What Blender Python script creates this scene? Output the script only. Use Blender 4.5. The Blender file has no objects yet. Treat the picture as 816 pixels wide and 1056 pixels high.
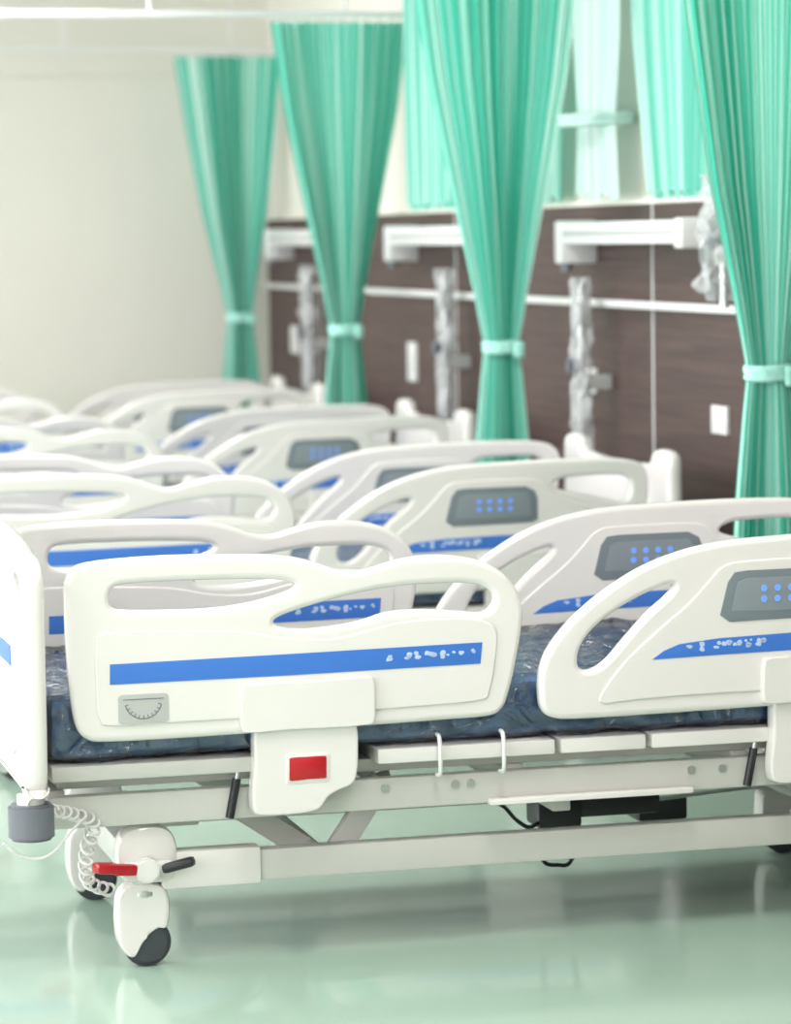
import bpy, bmesh, math, random
from mathutils import Vector, Matrix, noise
random.seed(4)
rad=math.radians
sc=bpy.context.scene
# ---------------------------------------------------------------- camera model
F=3200.0; TH=rad(14.5); PH=math.atan(283/F); RO=0.015; H=1.48
fwd=Vector((math.sin(TH)*math.cos(PH),math.cos(TH)*math.cos(PH),-math.sin(PH)))
r0=Vector((math.cos(TH),-math.sin(TH),0)); u0=r0.cross(fwd)
right=r0*math.cos(RO)-u0*math.sin(RO); up=u0*math.cos(RO)+r0*math.sin(RO)
def ray(px,py): return fwd*F+right*(px-408)+up*(528-py)
def onY(px,py,Y):
    d=ray(px,py); t=Y/d.y; return (d.x*t,H+d.z*t)
def onX(px,py,X):
    d=ray(px,py); t=X/d.x; return (d.y*t,H+d.z*t)
# ---------------------------------------------------------------- materials
def mat(name,col,rough=0.5,metal=0.0,bump=0,bscale=50,coat=0,emit=None,es=1,alpha=1,spec=0.5,var=0.0,vscale=3,trans=0):
    m=bpy.data.materials.new(name); m.use_nodes=True
    nt=m.node_tree; b=nt.nodes['Principled BSDF']
    b.inputs['Base Color'].default_value=(*col,1); b.inputs['Roughness'].default_value=rough
    b.inputs['Metallic'].default_value=metal; b.inputs['Coat Weight'].default_value=coat
    b.inputs['Specular IOR Level'].default_value=spec
    b.inputs['Alpha'].default_value=alpha
    if emit: b.inputs['Emission Color'].default_value=(*emit,1); b.inputs['Emission Strength'].default_value=es
    tc=nt.nodes.new('ShaderNodeTexCoord')
    if bump:
        n=nt.nodes.new('ShaderNodeTexNoise'); n.inputs['Scale'].default_value=bscale; n.inputs['Detail'].default_value=4
        nt.links.new(tc.outputs['Object'],n.inputs['Vector'])
        bp=nt.nodes.new('ShaderNodeBump'); bp.inputs['Strength'].default_value=bump; bp.inputs['Distance'].default_value=0.01
        nt.links.new(n.outputs['Fac'],bp.inputs['Height']); nt.links.new(bp.outputs['Normal'],b.inputs['Normal'])
    if var:
        n=nt.nodes.new('ShaderNodeTexNoise'); n.inputs['Scale'].default_value=vscale; n.inputs['Detail'].default_value=5
        nt.links.new(tc.outputs['Object'],n.inputs['Vector'])
        mx=nt.nodes.new('ShaderNodeMix'); mx.data_type='RGBA'
        mx.inputs[6].default_value=tuple(c*(1-var) for c in col)+(1,); mx.inputs[7].default_value=tuple(min(1,c*(1+var)) for c in col)+(1,)
        nt.links.new(n.outputs['Fac'],mx.inputs[0]); nt.links.new(mx.outputs[2],b.inputs['Base Color'])
    return m
M_white=mat('bed_white_plastic',(0.78,0.742,0.72),0.20,var=0.02,coat=0.5)
M_panel=mat('bed_inset_plastic',(0.78,0.742,0.717),0.23,var=0.02,coat=0.4)
M_frame=mat('bed_frame_paint',(0.57,0.555,0.525),0.30,var=0.03)
M_blue=mat('blue_stripe',(0.05,0.18,0.60),0.35,var=0.02)
M_decal=mat('white_decal',(0.50,0.60,0.82),0.5,var=0.02)
M_grey=mat('control_grey',(0.18,0.21,0.235),0.4,var=0.03)
M_lgrey=mat('gauge_grey',(0.47,0.47,0.46),0.5,var=0.02)
M_dgrey=mat('bumper_grey',(0.16,0.165,0.195),0.5,var=0.04)
M_btn=mat('button_blue',(0.16,0.32,0.85),0.4,emit=(0.15,0.32,1.0),es=0.18)
M_red=mat('red_plastic',(0.48,0.010,0.018),0.3,var=0.05)
M_black=mat('black_plastic',(0.010,0.010,0.013),0.4,var=0.1)
M_rubber=mat('wheel_rubber',(0.05,0.055,0.065),0.5,var=0.1)
M_steel=mat('steel',(0.6,0.6,0.6),0.3,metal=0.9,var=0.02)
M_matt=mat('mattress_blue_vinyl',(0.085,0.215,0.46),0.35,bump=0.5,bscale=14,coat=0.5,var=0.18,vscale=9)
M_coil=mat('coil_cable',(0.7,0.69,0.68),0.4,var=0.02)
M_wrap=mat('plastic_wrap',(0.80,0.82,0.84),0.12,bump=1,bscale=30,alpha=0.38,spec=1.0)
M_railw=mat('white_powdercoat',(0.77,0.76,0.76),0.35,var=0.02)
M_cream=mat('wall_cream',(0.81,0.775,0.705),0.8,bump=0.05,bscale=120,var=0.02)
M_ceil=mat('ceiling_white',(0.86,0.83,0.82),0.9,var=0.01)
M_glass=mat('window_glass',(0.85,0.92,1.0),0.1,emit=(0.9,0.95,1.0),es=1.2)
M_floor=mat('floor_green_vinyl',(0.405,0.55,0.455),0.17,var=0.05,vscale=1.2,coat=0.3)
M_ctl=mat('control_face',(0.235,0.27,0.295),0.35,var=0.03)
M_ins=mat('socket_insert',(.7,.7,.7),.5,var=.02)
def film():
    m=bpy.data.materials.new('mattress_plastic_film'); m.use_nodes=True; nt=m.node_tree
    for n in list(nt.nodes): nt.nodes.remove(n)
    out=nt.nodes.new('ShaderNodeOutputMaterial'); mx=nt.nodes.new('ShaderNodeMixShader'); t=nt.nodes.new('ShaderNodeBsdfTransparent'); g=nt.nodes.new('ShaderNodeBsdfGlossy')
    t.inputs[0].default_value=(.98,.99,1,1); g.inputs['Roughness'].default_value=.08
    tc=nt.nodes.new('ShaderNodeTexCoord'); n=nt.nodes.new('ShaderNodeTexNoise'); n.inputs['Scale'].default_value=17; n.inputs['Detail'].default_value=4; n.inputs['Distortion'].default_value=1.2
    bp=nt.nodes.new('ShaderNodeBump'); bp.inputs['Strength'].default_value=1.0; bp.inputs['Distance'].default_value=.022
    fr=nt.nodes.new('ShaderNodeFresnel'); fr.inputs['IOR'].default_value=1.9
    nt.links.new(tc.outputs['Object'],n.inputs[0]); nt.links.new(n.outputs['Fac'],bp.inputs['Height']); nt.links.new(bp.outputs[0],g.inputs['Normal']); nt.links.new(bp.outputs[0],fr.inputs['Normal'])
    nt.links.new(fr.outputs[0],mx.inputs[0]); nt.links.new(t.outputs[0],mx.inputs[1]); nt.links.new(g.outputs[0],mx.inputs[2]); nt.links.new(mx.outputs[0],out.inputs[0])
    return m
M_film=film()
def brown():
    m=mat('brown_laminate',(0.085,0.052,0.05),0.5)
    nt=m.node_tree; b=nt.nodes['Principled BSDF']
    tc=nt.nodes.new('ShaderNodeTexCoord'); mp=nt.nodes.new('ShaderNodeMapping'); mp.inputs['Scale'].default_value=(1,1.2,40)
    n=nt.nodes.new('ShaderNodeTexNoise'); n.inputs['Scale'].default_value=2; n.inputs['Detail'].default_value=6
    cr=nt.nodes.new('ShaderNodeValToRGB'); cr.color_ramp.elements[0].position=0.3; cr.color_ramp.elements[1].position=0.7
    cr.color_ramp.elements[0].color=(0.045,0.022,0.021,1); cr.color_ramp.elements[1].color=(0.094,0.052,0.048,1)
    nt.links.new(tc.outputs['Object'],mp.inputs[0]); nt.links.new(mp.outputs[0],n.inputs[0]); nt.links.new(n.outputs['Fac'],cr.inputs[0]); nt.links.new(cr.outputs[0],b.inputs['Base Color'])
    return m
M_brown=brown()
def curtain_mat(name,c0,c1,freq):
    m=bpy.data.materials.new(name); m.use_nodes=True; nt=m.node_tree; b=nt.nodes['Principled BSDF']
    uv=nt.nodes.new('ShaderNodeUVMap'); uv.uv_map='UVMap'
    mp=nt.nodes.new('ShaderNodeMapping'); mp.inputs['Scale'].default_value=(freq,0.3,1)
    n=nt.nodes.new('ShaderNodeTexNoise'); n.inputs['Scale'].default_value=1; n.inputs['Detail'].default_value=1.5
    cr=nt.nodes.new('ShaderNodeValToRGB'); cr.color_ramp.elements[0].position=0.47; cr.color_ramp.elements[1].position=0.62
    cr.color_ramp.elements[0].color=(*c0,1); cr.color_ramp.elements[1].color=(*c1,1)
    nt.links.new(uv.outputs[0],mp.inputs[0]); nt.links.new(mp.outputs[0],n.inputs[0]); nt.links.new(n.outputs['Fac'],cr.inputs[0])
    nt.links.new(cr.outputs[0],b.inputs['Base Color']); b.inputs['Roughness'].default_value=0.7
    tr=nt.nodes.new('ShaderNodeBsdfTranslucent'); nt.links.new(cr.outputs[0],tr.inputs[0])
    mx=nt.nodes.new('ShaderNodeMixShader'); mx.inputs[0].default_value=0.3
    out=nt.nodes['Material Output']
    nt.links.new(b.outputs[0],mx.inputs[1]); nt.links.new(tr.outputs[0],mx.inputs[2]); nt.links.new(mx.outputs[0],out.inputs[0])
    return m
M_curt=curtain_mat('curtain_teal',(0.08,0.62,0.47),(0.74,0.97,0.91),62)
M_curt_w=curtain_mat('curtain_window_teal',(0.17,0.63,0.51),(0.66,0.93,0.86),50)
M_curt_l=curtain_mat('curtain_pale',(0.55,0.75,0.70),(0.78,0.86,0.83),40)
M_tie=mat('curtain_tie_fabric',(0.42,0.82,0.72),0.7,bump=0.5,bscale=60,var=0.15,vscale=30)
# ---------------------------------------------------------------- mesh helpers
def obj(name,me,parent=None,loc=(0,0,0),m=None,smooth=True,ang=38):
    if m and not me.materials: me.materials.append(m)
    if smooth:
        for p in me.polygons: p.use_smooth=True
        me.set_sharp_from_angle(angle=rad(ang))
    o=bpy.data.objects.new(name,me); sc.collection.objects.link(o); o.location=loc
    if parent: o.parent=parent
    return o
def empty(name,loc):
    e=bpy.data.objects.new(name,None); e.location=loc; e.empty_display_size=0.1; sc.collection.objects.link(e); return e
def me_from_bm(bm,name='m'):
    bmesh.ops.recalc_face_normals(bm,faces=bm.faces)
    me=bpy.data.meshes.new(name); bm.to_mesh(me); bm.free(); return me
def box_me(x0,x1,y0,y1,z0,z1,bev=0.004,seg=2):
    bm=bmesh.new(); bmesh.ops.create_cube(bm,size=1)
    for v in bm.verts: v.co=Vector(((x0+x1)/2+v.co.x*(x1-x0),(y0+y1)/2+v.co.y*(y1-y0),(z0+z1)/2+v.co.z*(z1-z0)))
    if bev: bmesh.ops.bevel(bm,geom=bm.edges[:],offset=min(bev,0.45*min(abs(x1-x0),abs(y1-y0),abs(z1-z0))),segments=seg,affect='EDGES',profile=0.6)
    return me_from_bm(bm)
def beam_me(p0,p1,w,h,bev=0.004):
    p0=Vector(p0);p1=Vector(p1);d=p1-p0;L=d.length
    me=box_me(-w/2,w/2,-h/2,h/2,-L/2,L/2,bev)
    q=d.to_track_quat('Z','Y'); me.transform(Matrix.Translation((p0+p1)/2)@q.to_matrix().to_4x4()); return me
def cyl_me(p0,p1,r,seg=24,r2=None,bev=0.0):
    p0=Vector(p0);p1=Vector(p1);d=p1-p0
    bm=bmesh.new(); bmesh.ops.create_cone(bm,cap_ends=True,segments=seg,radius1=r,radius2=r if r2 is None else r2,depth=d.length)
    if bev:
        es=[e for e in bm.edges if abs(e.verts[0].co.z-e.verts[1].co.z)<1e-6]
        bmesh.ops.bevel(bm,geom=es,offset=bev,segments=2,affect='EDGES')
    me=me_from_bm(bm); q=d.to_track_quat('Z','Y'); me.transform(Matrix.Translation((p0+p1)/2)@q.to_matrix().to_4x4()); return me
def cr_closed(pts,n=5):
    out=[];N=len(pts)
    for i in range(N):
        p0,p1,p2,p3=[Vector(pts[(i+k-1)%N]) for k in range(4)]
        for j in range(n):
            t=j/n
            out.append(0.5*((2*p1)+(p2-p0)*t+(2*p0-5*p1+4*p2-p3)*t*t+(3*p1-p0-3*p2+p3)*t**3))
    return out
def cr_open(pts,n=6):
    pts=[Vector(p) for p in pts]; P=[pts[0]]+pts+[pts[-1]]; out=[]
    for i in range(1,len(P)-2):
        p0,p1,p2,p3=P[i-1:i+3]
        for j in range(n):
            t=j/n; out.append(0.5*((2*p1)+(p2-p0)*t+(2*p0-5*p1+4*p2-p3)*t*t+(3*p1-p0-3*p2+p3)*t**3))
    out.append(pts[-1]); return out
def plate_me(outer,holes,thick,bev=0.008,smooth=True,axis='Y',pos=0.0,n=5):
    """flat plate from outlines; axis Y: outline=(x,z), axis X: outline=(y,z)"""
    cu=bpy.data.curves.new('c','CURVE'); cu.dimensions='2D'; cu.fill_mode='BOTH'
    bev=min(bev,thick*0.49); cu.extrude=thick/2-bev; cu.bevel_depth=bev; cu.bevel_resolution=3; cu.offset=-bev
    for l in [outer]+list(holes):
        q=cr_closed(l,n) if smooth else [Vector(p) for p in l]
        s=cu.splines.new('POLY'); s.points.add(len(q)-1); s.use_cyclic_u=True
        for i,p in enumerate(q): s.points[i].co=(p[0],p[1],0,1)
    o=bpy.data.objects.new('tmp',cu); sc.collection.objects.link(o)
    dg=bpy.context.evaluated_depsgraph_get(); dg.update()
    me=bpy.data.meshes.new_from_object(o.evaluated_get(dg)); bpy.data.objects.remove(o)
    bm=bmesh.new(); bm.from_mesh(me); bmesh.ops.remove_doubles(bm,verts=bm.verts,dist=1e-5)
    for v in bm.verts:
        a,b,c=v.co
        v.co=(a,pos-c,b) if axis=='Y' else (pos+c,a,b)
    return me_from_bm(bm)
def solid_me(outer,y0,y1,bev=0.006,n=4):
    """convex-ish solid extruded in y with bevelled rims; outline=(x,z)"""
    q=cr_closed(outer,n); bm=bmesh.new()
    cx=sum(p[0] for p in q)/len(q); cz=sum(p[1] for p in q)/len(q)
    rings=[]
    s=1 if y1>y0 else -1
    for yy,ins in ((y0,bev),(y0+s*bev*.3,bev*.3),(y0+s*bev,0),(y1-s*bev,0),(y1-s*bev*.3,bev*.3),(y1,bev)):
        row=[]
        for p in q:
            d=Vector((p[0]-cx,p[1]-cz)); L=d.length or 1; d=d*((L-ins)/L)
            row.append(bm.verts.new((cx+d.x,yy,cz+d.y)))
        rings.append(row)
    N=len(q)
    for a,b in zip(rings,rings[1:]):
        for i in range(N): bm.faces.new((a[i],a[(i+1)%N],b[(i+1)%N],b[i]))
    bm.faces.new(rings[0]); bm.faces.new(rings[-1][::-1])
    return me_from_bm(bm)
def tube_me(pts,r,seg=8,smooth=True):
    q=cr_open(pts) if smooth else [Vector(p) for p in pts]
    cu=bpy.data.curves.new('c','CURVE'); cu.dimensions='3D'; cu.bevel_depth=r; cu.bevel_resolution=2; cu.use_fill_caps=True
    s=cu.splines.new('POLY'); s.points.add(len(q)-1)
    for i,p in enumerate(q): s.points[i].co=(*p,1)
    o=bpy.data.objects.new('tmp',cu); sc.collection.objects.link(o)
    dg=bpy.context.evaluated_depsgraph_get(); dg.update()
    me=bpy.data.meshes.new_from_object(o.evaluated_get(dg)); bpy.data.objects.remove(o); me.materials.clear(); return me
def rrect(x0,z0,x1,z1,r):
    out=[]
    for cx,cz,a0 in ((x1-r,z1-r,0),(x0+r,z1-r,90),(x0+r,z0+r,180),(x1-r,z0+r,270)):
        for k in range(5):
            a=rad(a0+k*22.5); out.append((cx+r*math.cos(a),cz+r*math.sin(a)))
    return out
def join_me(ms):
    bm=bmesh.new()
    for m in ms: bm.from_mesh(m)
    me=bpy.data.meshes.new('j'); bm.to_mesh(me); bm.free(); return me
# ---------------------------------------------------------------- hospital bed
Y1=6.10; YF=6.98; T=0.036
PX=lambda l,Y=Y1:[onY(x,y,Y) for x,y in l]
parts=[]
def P(name,me,m): parts.append((name,me,m))
foot_out=PX([(67,612),(69,596),(78,585),(95,580),(130,576),(180,573),(240,572),(290,573),(322,579),(350,588),(372,589),(400,581),(430,574),(465,573),(495,578),(517,589),(533,606),(540,628),(539,650),(533,685),(526,715),(519,731),(505,739),(460,743),(380,749),(290,755),(190,762),(110,766),(90,763),(80,752),(74,725),(69,670)])
foot_h1=PX([(113,615),(117,607),(128,603),(170,600),(230,598),(280,598),(298,600),(305,604),(298,610),(270,619),(235,626),(195,629),(150,630),(122,629),(114,624)])
foot_h2=PX([(284,640),(300,632),(335,621),(370,612),(410,605),(450,602),(485,602),(503,607),(510,617),(507,627),(495,632),(470,630),(430,629),(400,632),(375,640),(345,646),(310,649),(288,646)])
foot_in=PX([(98,665),(102,655),(120,651),(180,650),(250,651),(300,658),(345,658),(385,648),(420,640),(470,637),(500,640),(512,652),(511,680),(505,712),(496,722),(440,728),(300,738),(170,746),(115,749),(103,743),(99,720)])
head_out=PX([(557,712),(559,690),(568,668),(590,640),(622,612),(660,587),(700,570),(745,559),(800,553),(870,548),(940,545),(985,546),(1008,553),(1017,570),(1016,600),(1010,640),(1003,680),(996,706),(980,716),(930,720),(860,724),(780,730),(680,737),(600,742),(572,741),(560,732)])
head_h1=PX([(597,684),(600,668),(612,650),(632,633),(660,616),(688,604),(696,605),(690,614),(668,634),(645,660),(628,680),(614,690),(602,691)])
head_h2=PX([(888,584),(900,574),(930,570),(970,568),(988,572),(992,584),(988,600),(975,604),(950,598),(915,592)])
head_in=PX([(618,720),(630,700),(650,676),(680,648),(710,622),(730,600),(745,584),(770,578),(860,574),(885,590),(920,606),(960,614),(980,622),(984,650),(978,690),(965,700),(860,708),(700,718),(640,724),(624,726)])
def rail(prefix,out,holes,inn):
    return [(prefix+'_panel',plate_me(out,holes,T,0.013),M_white),(prefix+'_raised_face',plate_me(inn,[],T+0.008,0.004),M_panel)]
RF=rail('foot_rail',foot_out,[foot_h1,foot_h2],foot_in)
hf=(T+0.008)/2+0.0006
def both(l,z=0.0015,bev=0.0004,sm=False):
    return join_me([plate_me(l,[],z,bev,smooth=sm,pos=-hf),plate_me(l,[],z,bev,smooth=sm,pos=hf)])
RF.append(('foot_rail_stripe',both(PX([(113,685),(300,674),(497,662),(495,684),(300,696),(113,706)])),M_blue))
RH=rail('head_rail',head_out,[head_h1,head_h2],head_in)
RH.append(('head_rail_stripe',both(PX([(672,680),(684,671),(700,664),(740,658),(816,652),(900,648),(955,647),(958,660),(900,664),(816,670),(740,675)])),M_blue))
RH.append(('head_rail_control',both(PX([(742,634),(750,600),(757,590),(770,588),(850,584),(862,590),(866,600),(866,630),(858,634),(800,638),(752,641)]),0.003,0.001),M_grey))
RH.append(('head_rail_control_face',both(PX([(754,630),(760,600),(770,596),(850,592),(856,600),(857,624),(800,629)]),0.0042,0.0005),M_ctl))
btn=[]
for r_ in range(2):
    for c_ in range(4):
        x,z=onY(787+c_*14,606+r_*11-c_*0.6,Y1)
        for s in (-1,1): btn.append(cyl_me((x,s*(hf+0.0015),z),(x,s*(hf+0.0036),z),0.0072,12))
RH.append(('head_rail_buttons',join_me(btn),M_btn))
def decals(x0,y0,x1,y1,n):
    ms=[]
    for i in range(n):
        t=i/(n-1); cx,cz=onY(x0+(x1-x0)*t,y0+(y1-y0)*t,Y1)
        for k in range(random.choice((2,3,4))):
            ox=random.uniform(-.010,.010); oz=random.uniform(-.006,.006); r=random.uniform(.003,.007)
            pts=[(cx+ox+r*math.cos(a)*random.uniform(.7,1.3),cz+oz+r*math.sin(a)*random.uniform(.6,1)) for a in [j*math.pi/4 for j in range(8)]]
            for s in (-1,1): ms.append(plate_me(pts,[],0.001,0.0003,smooth=True,pos=s*(hf+0.001),n=2))
    return join_me(ms)
RF.append(('foot_rail_decals',decals(404,678,484,673,7),M_decal))
RH.append(('head_rail_decals',decals(712,667,785,661,7),M_decal))
def P2(x,y): return onY(x,y,Y1)
gx0,gz0=P2(122,747); gx1,gz1=P2(173,714)
RG=[('angle_gauge',plate_me(rrect(gx0,gz0,gx1,gz1,0.008),[],0.002,0.0005,smooth=False,pos=-hf),M_lgrey)]
tick=[];gcx=(gx0+gx1)/2;gcz=gz1-0.012
arc=[(gcx+.038*math.cos(a),-hf-.0015,gcz+.038*math.sin(a)) for a in [rad(195+k*7.5) for k in range(21)]]
tick.append(tube_me(arc,0.0009,smooth=False))
for k in range(11):
    a=rad(195+k*15); tick.append(tube_me([(gcx+.031*math.cos(a),-hf-.0015,gcz+.031*math.sin(a)),(gcx+.038*math.cos(a),-hf-.0015,gcz+.038*math.sin(a))],0.0008,smooth=False))
tick.append(tube_me([(gx0+.01,-hf-.0015,gcz+.002),(gx1-.01,-hf-.0015,gcz+.002)],0.0008,smooth=False))
RG.append(('angle_gauge_marks',join_me(tick),M_dgrey))
def bracket(dx,prefix):
    l=[]
    q=lambda L:[(x+dx,z) for x,z in PX(L)]
    l.append((prefix+'_hinge_cover',solid_me(q([(248,712),(254,705),(300,702),(345,699),(378,697),(385,703),(386,725),(385,742),(376,747),(340,750),(300,752),(256,755),(248,750),(247,730)]),-.034,0.0,0.006),M_white))
    l.append((prefix+'_hinge_arm',solid_me(q([(262,758),(266,751),(310,748),(362,745),(369,750),(370,775),(369,795),(364,808),(350,815),(339,822),(330,834),(315,839),(290,841),(268,841),(261,835),(260,815),(262,790)]),-.022,0.022,0.008),M_white))
    return l
RB=bracket(0,'foot_rail')
RB.append(('release_recess',solid_me([(x,z) for x,z in PX([(294,782),(297,777),(317,776),(337,775),(340,779),(340,792),(340,803),(337,806),(317,807),(297,809),(294,805),(294,793)])],-.0232,-.02,0.001,n=2),M_panel))
RB.append(('release_label',solid_me([(x,z) for x,z in PX([(298,784),(300,781),(317,780),(334,779),(336,782),(336,792),(336,800),(334,802),(317,803),(300,805),(298,802),(298,793)])],-.0255,-.02,0.001,n=2),M_red))
dxh=onY(785,700,Y1)[0]-onY(247,700,Y1)[0]
RB2=bracket(dxh,'head_rail')
O=Vector((1.95,6.54,0))
def place(me,y,flip):
    m=me.copy()
    M=Matrix.Translation((0,y,0))@(Matrix.Scale(-1,4,(0,1,0)) if flip else Matrix.Identity(4))
    m.transform(M)
    if flip: m.flip_normals()
    return m
for tag,y,fl in (('near',Y1+T/2,False),('far',YF-T/2,True)):
    for n_,me,m_ in RF+RH+RG+RB+RB2: P(n_+'_'+tag,place(me,y,fl),m_)
bx=lambda px,py=820,Y=6.17: onY(px,py,Y)[0]
XF=onY(25,700,6.05)[0]; XF1=XF+0.045; XH=XF+2.12; XH1=XH+0.045
def board(x,tag,zt,foot):
    y0,y1=6.045,7.035; yc=(y0+y1)/2
    if foot: L=[(y0+.06,.385),(y0+.02,.40),(y0+.005,.45),(y0,.60),(y0,.78),(y0+.012,zt-.03),(y0+.05,zt-.005),(y0+.12,zt+.005),(y0+.25,zt+.02),(yc,zt+.03)]
    else: L=[(y0+.06,.385),(y0+.02,.40),(y0+.005,.45),(y0,.60),(y0,.78),(y0+.004,zt-.025),(y0+.03,zt-.004),(y0+.10,zt),(y0+.15,zt-.012),(y0+.18,zt-.04),(y0+.3,zt-.052),(yc,zt-.055)]
    full=L+[(2*yc-a,b) for a,b in reversed(L[:-1])]
    h=[(y0+.05,.77),(y0+.06,.80),(y0+.12,.82),(y0+.2,.815),(y0+.22,.79),(y0+.16,.74),(y0+.11,.66),(y0+.08,.62),(y0+.055,.63),(y0+.05,.70)]
    h2=[(2*yc-a,b) for a,b in reversed(h)]
    P(tag+'_panel',plate_me(full,[h,h2] if foot else [],0.045,0.018,axis='X',pos=x),M_white)
    ri=[(y0+.17,.45),(y0+.84,.45),(y0+.86,.60),(y0+.80,.72),(yc,.76),(y0+.19,.72),(y0+.13,.60)]
    P(tag+'_raised_face',plate_me(ri,[],0.052,0.004,axis='X',pos=x),M_panel)
    P(tag+'_stripe',join_me([plate_me([(y0+.17,.63),(y0+.84,.63),(y0+.83,.67),(y0+.18,.67)],[],0.0015,0.0004,smooth=False,axis='X',pos=x+s*.0268) for s in (-1,1)]),M_blue)
board(XF+.022,'footboard',.865,True); board(XH+.022,'headboard',.862,False)
for i,(x,s) in enumerate(((XF+.01,0),(XH+.035,0))):
    for j,y in enumerate((6.075,7.005)):
        P(f'corner_bumper_{i}{j}',cyl_me((x,y,.300),(x,y,.372),.046,32,bev=.006),M_dgrey)
        P(f'corner_bumper_cap_{i}{j}',cyl_me((x,y,.372),(x,y,.39),.028,24),M_white)
def mattress(gx,a1,a2,seed,z0=.437,z1=.563):
    x0,x1,y0,y1=XF1+.02-gx,XH-.02+gx,6.155-gx,6.925+gx
    me=box_me(x0,x1,y0,y1,z0,z1+gx,.025,3)
    bm=bmesh.new(); bm.from_mesh(me)
    long=[e for e in bm.edges if abs(e.verts[0].co.x-e.verts[1].co.x)>1]
    bmesh.ops.subdivide_edges(bm,edges=long,cuts=160,use_grid_fill=True)
    lo=[e for e in bm.edges if abs(e.verts[0].co.y-e.verts[1].co.y)>.5]
    bmesh.ops.subdivide_edges(bm,edges=lo,cuts=50,use_grid_fill=True)
    up_=[e for e in bm.edges if abs(e.verts[0].co.z-e.verts[1].co.z)>.05]
    bmesh.ops.subdivide_edges(bm,edges=up_,cuts=8,use_grid_fill=True)
    bm.normal_update()
    for v in bm.verts:
        c=v.co; k=abs(noise.noise(Vector((c.x*9+seed,c.y*9,c.z*14))))*a1+noise.noise(Vector((c.x*30,c.y*22+seed,c.z*30)))*a2
        v.co=c+v.normal*(k-.004)
    return me_from_bm(bm)
P('mattress',mattress(0,.006,.002,0),M_matt)
P('mattress_film',mattress(.010,.018,.006,7),M_film)
xs=[(XF1+.015,bx(262)),(bx(385),bx(567)),(bx(573),bx(660)),(bx(666),bx(800)),(bx(806),XH-.015)]
for i,(a,b) in enumerate(xs):
    P(f'deck_section_{i}',box_me(a,b,6.125,6.955,.400,.432,.006),M_white if i else M_frame)
P('deck_underside',box_me(xs[0][0]+.02,xs[-1][1]-.02,6.19,6.89,.375,.402,.004),M_frame)
for j,y in enumerate((6.17,6.91)):
    P(f'side_beam_{j}',box_me(XF1-.01,XH+.01,y-.017,y+.017,.300,.366,.006),M_frame)
    s=-1 if j==0 else 1
    P(f'side_beam_lip_{j}',box_me(bx(500),bx(708),min(y+s*.018,y+s*.045),max(y+s*.018,y+s*.045),.300,.312,.002),M_white)
    bl=[]
    for px in (395,467,483,710,742):
        x=bx(px); bl.append(cyl_me((x,y+s*.015,.345),(x,y+s*.022,.345),.009,12))
    P(f'bolts_{j}',join_me(bl),M_steel)
for i,x in enumerate((XF1+.03,XF1+.55,XF1+1.0,XF1+1.5,XH-.03)):
    P(f'deck_crossbar_{i}',box_me(x-.018,x+.018,6.18,6.90,.322,.376,.004),M_frame)
for j,(y,s) in enumerate(((6.13,-1),(6.95,1))):
    for k,px in enumerate((447,512)):
        x=bx(px); P(f'retainer_loop_{j}{k}',tube_me([(x,y+s*-.005,.455),(x,y+s*.012,.452),(x,y+s*.02,.43),(x,y+s*.02,.385),(x,y+s*.012,.372),(x,y+s*-.01,.37)],.0045),M_railw)
XC0=onY(149,900,6.20)[0]; XC1=XC0+1.66
for j,y in enumerate((6.20,6.87)):
    P(f'base_beam_{j}',box_me(XC0+.03,XC1-.03,y-.02,y+.02,.164,.228,.006),M_frame)
    for k,(a,b) in enumerate(((XC0+.03,XC0+.24),(XC1-.24,XC1-.03))):
        P(f'base_sleeve_{j}{k}',box_me(a,b,y-.026,y+.026,.158,.236,.008),M_white)
for k,x in enumerate((XC0,XC1)):
    P(f'base_crossbar_{k}',box_me(x-.025,x+.025,6.22,6.85,.165,.225,.006),M_frame)
for j,y in enumerate((6.27,6.80)):
    for k,dx in enumerate((0,1.22)):
        P(f'lift_arm_{j}{k}',beam_me((XF+.43+dx,y,.33),(XF+.62+dx,y,.20),.02,.05),M_frame)
        P(f'lift_brace_{j}{k}',beam_me((XF+.78+dx,y,.345),(XF+.68+dx,y,.20),.03,.05),M_white)
        P(f'lift_gusset_{j}{k}',beam_me((XF+.62+dx,y+.01,.30),(XF+.80+dx,y+.01,.345),.02,.035),M_frame)
for k,dx in enumerate((0,1.22)):
    P(f'lift_pivot_{k}',cyl_me((XF+.62+dx,6.22,.205),(XF+.62+dx,6.86,.205),.022),M_frame)
    P(f'lift_torsion_bar_{k}',cyl_me((XF+.78+dx,6.2,.325),(XF+.78+dx,6.88,.325),.02),M_steel)
def XZ(px,py,Y): return onY(px,py,Y)
ma,mz0=XZ(553,854,6.42); mb,mz1=XZ(598,820,6.42)
P('motor_body',box_me(ma,mb,6.40,6.50,mz0,mz1+.02,.010),M_black)
mc,mz2=XZ(612,842,6.42); md,mz3=XZ(680,820,6.42)
P('motor_gearbox',box_me(mb-.01,md,6.41,6.49,mz2,mz3+.02,.01),M_black)
P('motor_tube',cyl_me((md-.02,6.45,mz3),(md+.22,6.45,mz3+.015),.02),M_steel)
P('motor_bracket',box_me(ma-.03,ma+.01,6.20,6.88,mz1+.01,mz1+.04,.004),M_frame)
c0=XZ(505,823,6.28); c1=XZ(520,832,6.28); c2=XZ(532,845,6.3); c3=XZ(545,853,6.34); c4=XZ(556,850,6.4)
P('motor_cable',tube_me([(c0[0],6.24,c0[1]+.03),(c0[0],6.28,c0[1]),(c1[0],6.28,c1[1]),(c2[0],6.3,c2[1]),(c3[0],6.34,c3[1]),(c4[0],6.41,c4[1])],.0045),M_black)
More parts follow.
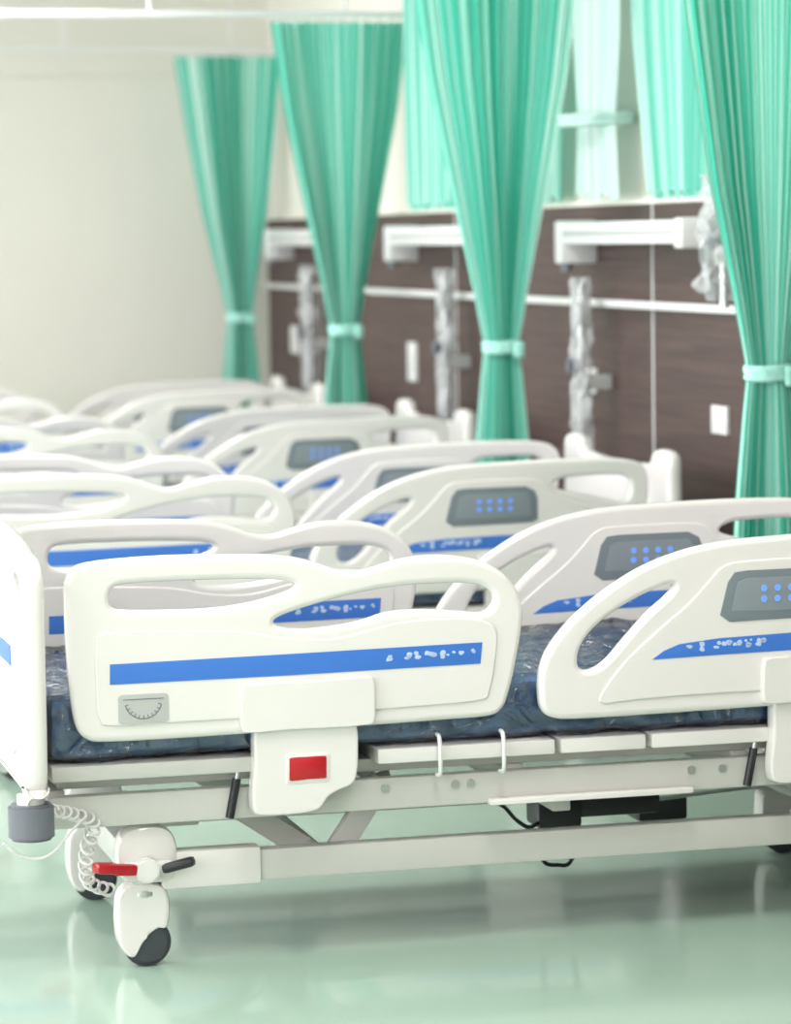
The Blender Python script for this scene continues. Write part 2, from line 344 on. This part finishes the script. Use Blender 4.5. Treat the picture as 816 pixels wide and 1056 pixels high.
c0=XZ(560,886,6.42); c1=XZ(575,892,6.42); c2=XZ(590,886,6.42)
P('motor_cable_loop',tube_me([(ma+.02,6.42,mz0+.01),(c0[0],6.42,c0[1]),(c1[0],6.42,c1[1]),(c2[0],6.42,c2[1]),(mb,6.42,mz0+.03)],.0045),M_black)
a=XZ(640,838,6.75); b=XZ(690,818,6.75)
P('control_box',box_me(a[0],b[0],6.62,6.75,a[1],b[1]+.05,.01),M_black)
for j,(y) in enumerate((6.145,6.935)):
    for k,px in enumerate((243,777)):
        x=bx(px,820,6.14)
        P(f'gas_strut_{j}{k}',cyl_me((x-.012,y,.305),(x+.004,y,.385),.009),M_black)
        P(f'gas_strut_rod_{j}{k}',cyl_me((x+.002,y,.375),(x+.012,y,.43),.005),M_steel)
CH=[(117,938),(119,922),(129,911),(147,908),(163,911),(170,922),(171,940),(168,954),(160,955),(149,963),(141,975),(135,985),(127,983),(120,972),(117,955)]
wx,wz=onY(147,962,6.2)
def caster(cx,cy,tag,pedal):
    ho=[(x-wx+cx-.003,z) for x,z in PX(CH,6.2)]
    P('caster_hood_'+tag,solid_me(ho,cy-.030,cy+.030,0.010,n=3),M_white)
    R=.050
    P('caster_wheel_'+tag,cyl_me((cx,cy-.0235,R),(cx,cy+.0235,R),R,40,bev=.010),M_rubber)
    P('caster_axle_cap_'+tag,cyl_me((cx-.012,cy-.0315,R+.018),(cx-.012,cy+.0315,R+.018),.010,20),M_panel)
    P('caster_stem_'+tag,cyl_me((cx-.005,cy,.13),(cx-.005,cy,.20),.026,24),M_white)
    P('caster_collar_'+tag,cyl_me((cx-.005,cy,.146),(cx-.005,cy,.160),.034,24,bev=.003),M_steel)
    hs=[(x-wx+cx,z) for x,z in PX([(116,872),(122,858),(138,851),(158,850),(171,856),(177,872),(176,896),(168,907),(142,909),(123,906),(116,893)],6.2)]
    P('caster_housing_'+tag,solid_me(hs,cy-.030,cy+.030,0.010,n=3),M_white)
    if pedal:
        s=pedal
        P('brake_knob_'+tag,cyl_me((cx-.002,cy+s*.03,.205),(cx-.002,cy+s*.055,.205),.026,24,bev=.004),M_white)
        P('brake_pedal_red_'+tag,join_me([beam_me((cx-.025,cy+s*.045,.208),(cx-.075,cy+s*.06,.214),.022,.024,.008),beam_me((cx-.06,cy+s*.055,.215),(cx-.114,cy+s*.07,.222),.036,.022,.009)]),M_red)
        P('brake_pedal_black_'+tag,beam_me((cx+.03,cy+s*.045,.206),(cx+.092,cy+s*.07,.224),.030,.020,.009),M_black)
        P('brake_arm_'+tag,beam_me((cx-.05,cy+s*.04,.212),(cx+.05,cy+s*.04,.212),.018,.022,.006),M_railw)
caster(XC0,6.20,'foot_near',-1); caster(XC0,6.87,'foot_far',1); caster(XC1,6.20,'head_near',0); caster(XC1,6.87,'head_far',0)
pts=[]
path=cr_open([(XF+.06,6.12,.345),(XF+.10,6.13,.335),(XF+.145,6.15,.31),(XF+.13,6.15,.25),(XF+.135,6.16,.19),(XF+.18,6.18,.165)],24)
for i,p in enumerate(path):
    a=i*0.8; pts.append(p+Vector((math.cos(a)*.013,math.sin(a)*.012,math.sin(a)*.010)))
P('coil_cable',tube_me(pts,.0032),M_coil)
P('loose_cable',tube_me([(XF-.05,6.05,.30),(XF-.01,6.05,.27),(XF+.04,6.05,.27),(XF+.09,6.08,.31),(XF+.12,6.12,.325)],.003),M_coil)
for n_,me,m_ in parts:
    me.transform(Matrix.Translation(-O)); me.materials.clear(); me.materials.append(m_); me.name=n_
    for p in me.polygons: p.use_smooth=True
    me.set_sharp_from_angle(angle=rad(38))
PER=2.3
offs=[(0,0,0),(.04,0,0),(.09,.0,.0),(.09,0,0)]
for k,(dx,dy,rz) in enumerate(offs):
    e=empty('hospital_bed' if k==0 else f'hospital_bed.{k:03d}',(O.x+dx,O.y+PER*k+dy,0))
    for n_,me,m_ in parts:
        o=bpy.data.objects.new(n_,me); sc.collection.objects.link(o); o.parent=e
        if 'panel' in n_ or 'raised' in n_ or 'hinge' in n_ or 'hood' in n_:
            w=o.modifiers.new('wn','WEIGHTED_NORMAL'); w.keep_sharp=True; w.weight=100
# ---------------------------------------------------------------- room
XW=3.28; YB=15.05; XL=-4.0; YN=-2.0; ZC=3.0
def R(name,*a,m=M_cream,bev=0): return obj(name,box_me(*a,bev=bev),m=m,smooth=False)
R('floor',XL,XW,YN,YB,-.1,0,m=M_floor)
R('ceiling',XL,XW,YN,YB,ZC,ZC+.1,m=M_ceil)
R('wall_back',XL,XW,YB,YB+.12,0,ZC)
R('wall_right',XW,XW+.12,YN,YB,0,ZC)
R('wall_front',XL,XW,YN-.12,YN,0,ZC)
R('trim_laminate_panel',XW-.02,XW-.001,YN+.01,YB-.002,0,1.575,m=M_brown)
R('trim_panel_cap',XW-.03,XW-.0005,YN+.01,YB-.002,1.575,1.59,m=M_cream)
for k in range(5):
    y=9.31+PER*(k-1) 
    R(f'trim_panel_seam_{k}',XW-.023,XW-.0195,y-.005,y+.005,0.1,1.575,m=M_railw)
zs0,zs1=.9,2.5
R('wall_left_sill',XL-.12,XL,YN,YB,0,zs0); R('wall_left_head',XL-.12,XL,YN,YB,zs1,ZC)
wy=[(-1,2.4),(3.2,6.6),(7.4,10.8),(11.4,14.6)]
prev=YN
for i,(a,b) in enumerate(wy):
    R(f'wall_left_pier_{i}',XL-.12,XL,prev,a,zs0,zs1); prev=b
    e=empty(f'window_{i+1}',(XL-.06,(a+b)/2,(zs0+zs1)/2))
    hw=(b-a)/2; hh=(zs1-zs0)/2
    obj('glass',box_me(-.045,-.04,-hw,hw,-hh,hh,0),e,m=M_glass,smooth=False)
    for n_,bb in (('frame_top',(-.04,.03,-hw,hw,hh-.05,hh)),('frame_bottom',(-.04,.03,-hw,hw,-hh,-hh+.05)),('frame_l',(-.04,.03,-hw,-hw+.05,-hh,hh)),('frame_r',(-.04,.03,hw-.05,hw,-hh,hh)),('mullion_1',(-.04,.03,-hw/3-.02,-hw/3+.02,-hh,hh)),('mullion_2',(-.04,.03,hw/3-.02,hw/3+.02,-hh,hh))):
        obj(n_,box_me(*bb,bev=.003),e,m=M_railw)
R('wall_left_pier_end',XL-.12,XL,prev,YB,zs0,zs1)
R('baseboard_back',XL+.01,XW-.03,YB-.015,YB-.001,0,.1,m=M_railw)
e=empty('wall_rail',(XW-.03,9,1.255))
obj('rail_bar',box_me(-.02,-.008,-8,6.0,-.0125,.0125,.003),e,m=M_railw)
obj('rail_standoffs',join_me([box_me(-.01,.009,y-.02,y+.02,-.01,.01,.002) for y in [-7+1.0*i for i in range(13)]]),e,m=M_railw)
for k in range(4):
    y1=9.92-PER+PER*k
    y0=y1-1.22
    e=empty('bedhead_service_panel' if k==0 else f'bedhead_service_panel.{k:03d}',(XW-.02,(y0+y1)/2,1.485))
    obj('trunk_body',box_me(-.12,0,-.61,.61,-.036,.036,.008),e,m=M_railw)
    obj('trunk_light_strip',box_me(-.124,-.119,-.55,.55,-.008,.008,.001),e,m=M_lgrey)
    obj('end_bracket_0',box_me(-.13,0,.55,.625,-.10,.042,.01),e,m=M_railw)
    obj('end_bracket_1',box_me(-.13,0,-.625,-.55,-.05,.042,.01),e,m=M_railw)
    obj('outlet_socket',cyl_me((-.10,.585,-.10),(-.10,.585,-.125),.02),e,m=M_dgrey)
def wrapped(name,x,y,z0,z1,r,seed):
    e=empty(name,(x,y,(z0+z1)/2)); hh=(z1-z0)/2
    obj('metal_pole',cyl_me((0,0,-hh),(0,0,hh),.014),e,m=M_steel)
    obj('clamp_block',box_me(-.02,XW-.021-x,-.02,.02,-.05,.0,.005),e,m=M_lgrey)
    obj('upper_clamp',box_me(-.022,.025,-.03,.03,hh*.55,hh*.8,.005),e,m=M_lgrey)
    obj('gauge_knob',cyl_me((-.02,0,hh*.1),(-.05,0,hh*.1),.025,20,bev=.004),e,m=M_dgrey)
    bm=bmesh.new(); nu,nv=36,60; g=[]
    for j in range(nv+1):
        t=j/nv; row=[]
        for i in range(nu):
            a=2*math.pi*i/nu; p=Vector((math.cos(a)*1.6,math.sin(a)*1.6,t*hh*22+seed))
            rr=r*(.75+.9*abs(noise.noise(p))+.3*noise.noise(p*3))*(1 if t>.05 else .8)
            row.append(bm.verts.new((rr*math.cos(a),rr*math.sin(a),-hh+2*hh*t+.02)))
        g.append(row)
    for j in range(nv):
        for i in range(nu): bm.faces.new((g[j][i],g[j][(i+1)%nu],g[j+1][(i+1)%nu],g[j+1][i]))
    bm.faces.new(g[-1])
    obj('plastic_cover',me_from_bm(bm),e,m=M_wrap)
wrapped('wrapped_suction_pole',3.16,9.74,.72,1.32,.033,1)
wrapped('wrapped_suction_pole.001',3.16,11.42,.72,1.34,.033,5)
wrapped('wrapped_suction_pole.002',3.16,13.75,.72,1.34,.033,9)
wrapped('wrapped_exam_lamp',3.09,8.22,1.27,1.62,.065,13)
def sock(name,px,py,w,h):
    y,z=onX(px,py,XW-.02)
    e=empty(name,(XW-.02,y,z))
    obj('plate',box_me(-.012,0,-w/2,w/2,-h/2,h/2,.003),e,m=M_railw)
    obj('inserts',join_me([box_me(-.015,-.011,-w*.3,-w*.05,-h*.25,h*.25,.001),box_me(-.015,-.011,w*.05,w*.3,-h*.25,h*.25,.001)]),e,m=M_ins)
sock('wall_socket',745,433,.13,.085); sock('wall_socket.001',611,392,.13,.085); sock('wall_socket.002',427,373,.13,.16); sock('wall_socket.003',305,350,.13,.13)
# ---------------------------------------------------------------- curtains
def curtain(name,xc,yc,zt,zb,prof,folds=16,axis='X',m=M_curt,tie=None,seed=0,amp=.024,shift=0):
    e=empty(name,(xc,yc,zt))
    nu,nv=340,70; bm=bmesh.new(); uvl=bm.loops.layers.uv.new('UVMap'); g=[]
    def hw(z):
        for (z0,a,c),(z1,b,d) in zip(prof,prof[1:]):
            if z0>=z>=z1:
                t=(z0-z)/(z0-z1)
                return a+(b-a)*t,c+(d-c)*t
        return prof[-1][1],prof[-1][2]
    for j in range(nv+1):
        z=zt+(zb-zt)*j/nv; h,c=hw(z); row=[]
        for i in range(nu+1):
            s=i/nu; q=(s-.5)*2
            ph=2*math.pi*folds*s+1.2*math.sin(5*s+seed)+.25*math.sin(z*3+seed)
            am=amp*(.6+.4*math.sin(9*s+seed*2))*(min(1,h/.14))
            x=c+q*h+.5*am*math.sin(2*ph)*.2
            y=am*math.sin(ph)+(math.sqrt(max(0,1-q*q))*-.03*(1-min(1,h/.25)))
            zz=z-zt-(0.012*math.sin(ph*.5) if j==nv else 0)
            row.append(bm.verts.new((x,y,zz) if axis=='X' else (y,x,zz)))
        g.append(row)
    for j in range(nv):
        for i in range(nu):
            f=bm.faces.new((g[j][i],g[j+1][i],g[j+1][i+1],g[j][i+1]))
            for l,(a,b) in zip(f.loops,((i,j),(i,j+1),(i+1,j+1),(i+1,j))): l[uvl].uv=(a/nu,b/nv+seed)
    obj('fabric',me_from_bm(bm),e,m=m,ang=180)
    if tie:
        zc,rx=tie; h,c=hw(zc); bm=bmesh.new(); n1=64
        rings=[(-.022,.92),(-.016,1.05),(-.004,1.0),(.006,1.05),(.016,1.02),(.022,.92)]; gg=[]
        for dz,k in rings:
            row=[]
            for i in range(n1):
                a=2*math.pi*i/n1; w=1+.03*math.sin(a*9+dz*100)
                X=c+(rx*k)*w*math.cos(a); Yv=(rx*.75*k)*w*math.sin(a)
                Z=zc-zt+dz+.006*math.sin(a+.5)
                row.append(bm.verts.new((X,Yv,Z) if axis=='X' else (Yv,X,Z)))
            gg.append(row)
        for j in range(len(rings)-1):
            for i in range(n1): bm.faces.new((gg[j][i],gg[j][(i+1)%n1],gg[j+1][(i+1)%n1],gg[j+1][i]))
        obj('tie_band',me_from_bm(bm),e,m=m if axis=='Y' else M_tie)
        if axis=='X': obj('tie_knot',box_me(c+rx*.5,c+rx*1.05,-rx*.85,-rx*.5,zc-zt-.04,zc-zt+.015,.012,3),e,m=M_tie)
    if axis=='X':
        obj('rail_gliders',join_me([box_me(-prof[0][1]+prof[0][2]+t*.05,-prof[0][1]+prof[0][2]+t*.05+.01,-.006,.006,-.005,.022,.002) for t in range(int(prof[0][1]*2/.05))]),e,m=M_railw)
    return e
ZT=2.37
def prof(w,o): return [(2.37,.28*w,0),(2.0,.23*w,.2*o),(1.6,.158,.5*o),(1.3,.095,.8*o),(1.113,.060,o),(1.0,.073,o),(.8,.092,o),(.5,.11,o)]
cy=[7.7,10.0,12.3,14.6]
cx=[3.01,2.962,2.978,2.985]
ww=[.93,1.05,1.04,.95]; oo=[0.005,0,0,.035]
for k in range(4):
    n='privacy_curtain' if k==0 else f'privacy_curtain.{k:03d}'
    curtain(n,cx[k],cy[k],ZT-.02,.5,prof(ww[k],oo[k]),tie=(1.113,.063),seed=k*1.7)
for k in range(-1,4):
    y=10.0-PER*1+PER*k
    e=empty('curtain_track' if k==-1 else f'curtain_track.{k+1:03d}',(0.9,y,ZT+.01))
    obj('track_bar',box_me(-.9,XW-.9-.001,-.011,.011,-.012,.012,.003),e,m=M_railw)
    obj('drop_rods',join_me([cyl_me((x,0,.01),(x,0,ZC-ZT-.01),.006,10) for x in (-.6,.6,1.3,2.1)]),e,m=M_railw)
    obj('wall_socket_flange',box_me(XW-.9-.012,XW-.9-.001,-.03,.03,-.03,.03,.004),e,m=M_railw)
curtain('window_curtain',XW-.05,9.02,2.75,1.60,[(2.75,.46,.02),(2.1,.37,-.01),(1.6,.27,-.05)],folds=12,axis='Y',seed=3,amp=.02,m=M_curt_w)
curtain('window_curtain.001',XW-.05,10.42,2.75,1.60,[(2.75,.34,0),(2.1,.30,0),(1.6,.26,0)],folds=9,axis='Y',seed=5,amp=.02,m=M_curt_w)
curtain('window_curtain.002',XW-.05,11.85,2.75,1.60,[(2.75,.40,0),(2.1,.39,0),(1.6,.36,0)],folds=10,axis='Y',seed=7,amp=.02,m=M_curt_w)
curtain('tied_window_curtain',XW-.12,9.57,2.75,1.60,[(2.75,.24,0),(2.1,.22,0),(1.95,.19,0),(1.85,.16,0),(1.75,.18,0),(1.6,.20,0)],folds=6,axis='Y',m=M_curt_l,tie=(1.85,.155),seed=8,amp=.02)
R('trim_curtain_rod',XW-.06,XW-.04,8.3,12.3,2.76,2.78,m=M_railw)
# ---------------------------------------------------------------- lights
def area(name,loc,rot,sx,sy,e,col=(1,1,1)):
    l=bpy.data.lights.new(name,'AREA'); l.shape='RECTANGLE'; l.size=sx; l.size_y=sy; l.energy=e; l.color=col
    o=bpy.data.objects.new(name,l); o.location=loc; o.rotation_euler=rot; sc.collection.objects.link(o); return o
for i,(a,b) in enumerate(wy):
    area(f'daylight_window_{i}',(XL+.05,(a+b)/2,1.7),(0,rad(-90),0),1.55,b-a-.1,58,(1.0,0.98,1.0))
M_lamp=mat('lamp_diffuser',(1,1,1),.5,emit=(1,1,.97),es=2)
i=0
for y in (1.5,5,8.5,12):
    for x in (-1.8,1.6):
        e=empty('ceiling_light' if i==0 else f'ceiling_light.{i:03d}',(x,y,ZC)); i+=1
        obj('housing',box_me(-.3,.3,-.62,.62,-.07,-.001,.006),e,m=M_railw)
        obj('diffuser',box_me(-.26,.26,-.58,.58,-.078,-.069,.003),e,m=M_lamp)
        area(f'ceiling_lamp_light_{i}',(x,y,ZC-.09),(0,0,0),.5,1.15,20,(1,.97,.96))
w=bpy.data.worlds.new('World'); sc.world=w; w.use_nodes=True
w.node_tree.nodes['Background'].inputs[0].default_value=(.9,.95,1,1); w.node_tree.nodes['Background'].inputs[1].default_value=1.0
# ---------------------------------------------------------------- camera
cd=bpy.data.cameras.new('camera'); co=bpy.data.objects.new('camera',cd); sc.collection.objects.link(co)
cd.sensor_fit='HORIZONTAL'; cd.sensor_width=36; cd.lens=36*F/816
mtx=Matrix((( right.x,up.x,-fwd.x,0),(right.y,up.y,-fwd.y,0),(right.z,up.z,-fwd.z,H),(0,0,0,1)))
co.matrix_world=mtx
cd.dof.use_dof=True; cd.dof.focus_distance=6.28; cd.dof.aperture_fstop=4.2; cd.clip_start=.05
sc.camera=co
sc.view_settings.view_transform='Standard'; sc.view_settings.look='None'; sc.view_settings.exposure=0.74
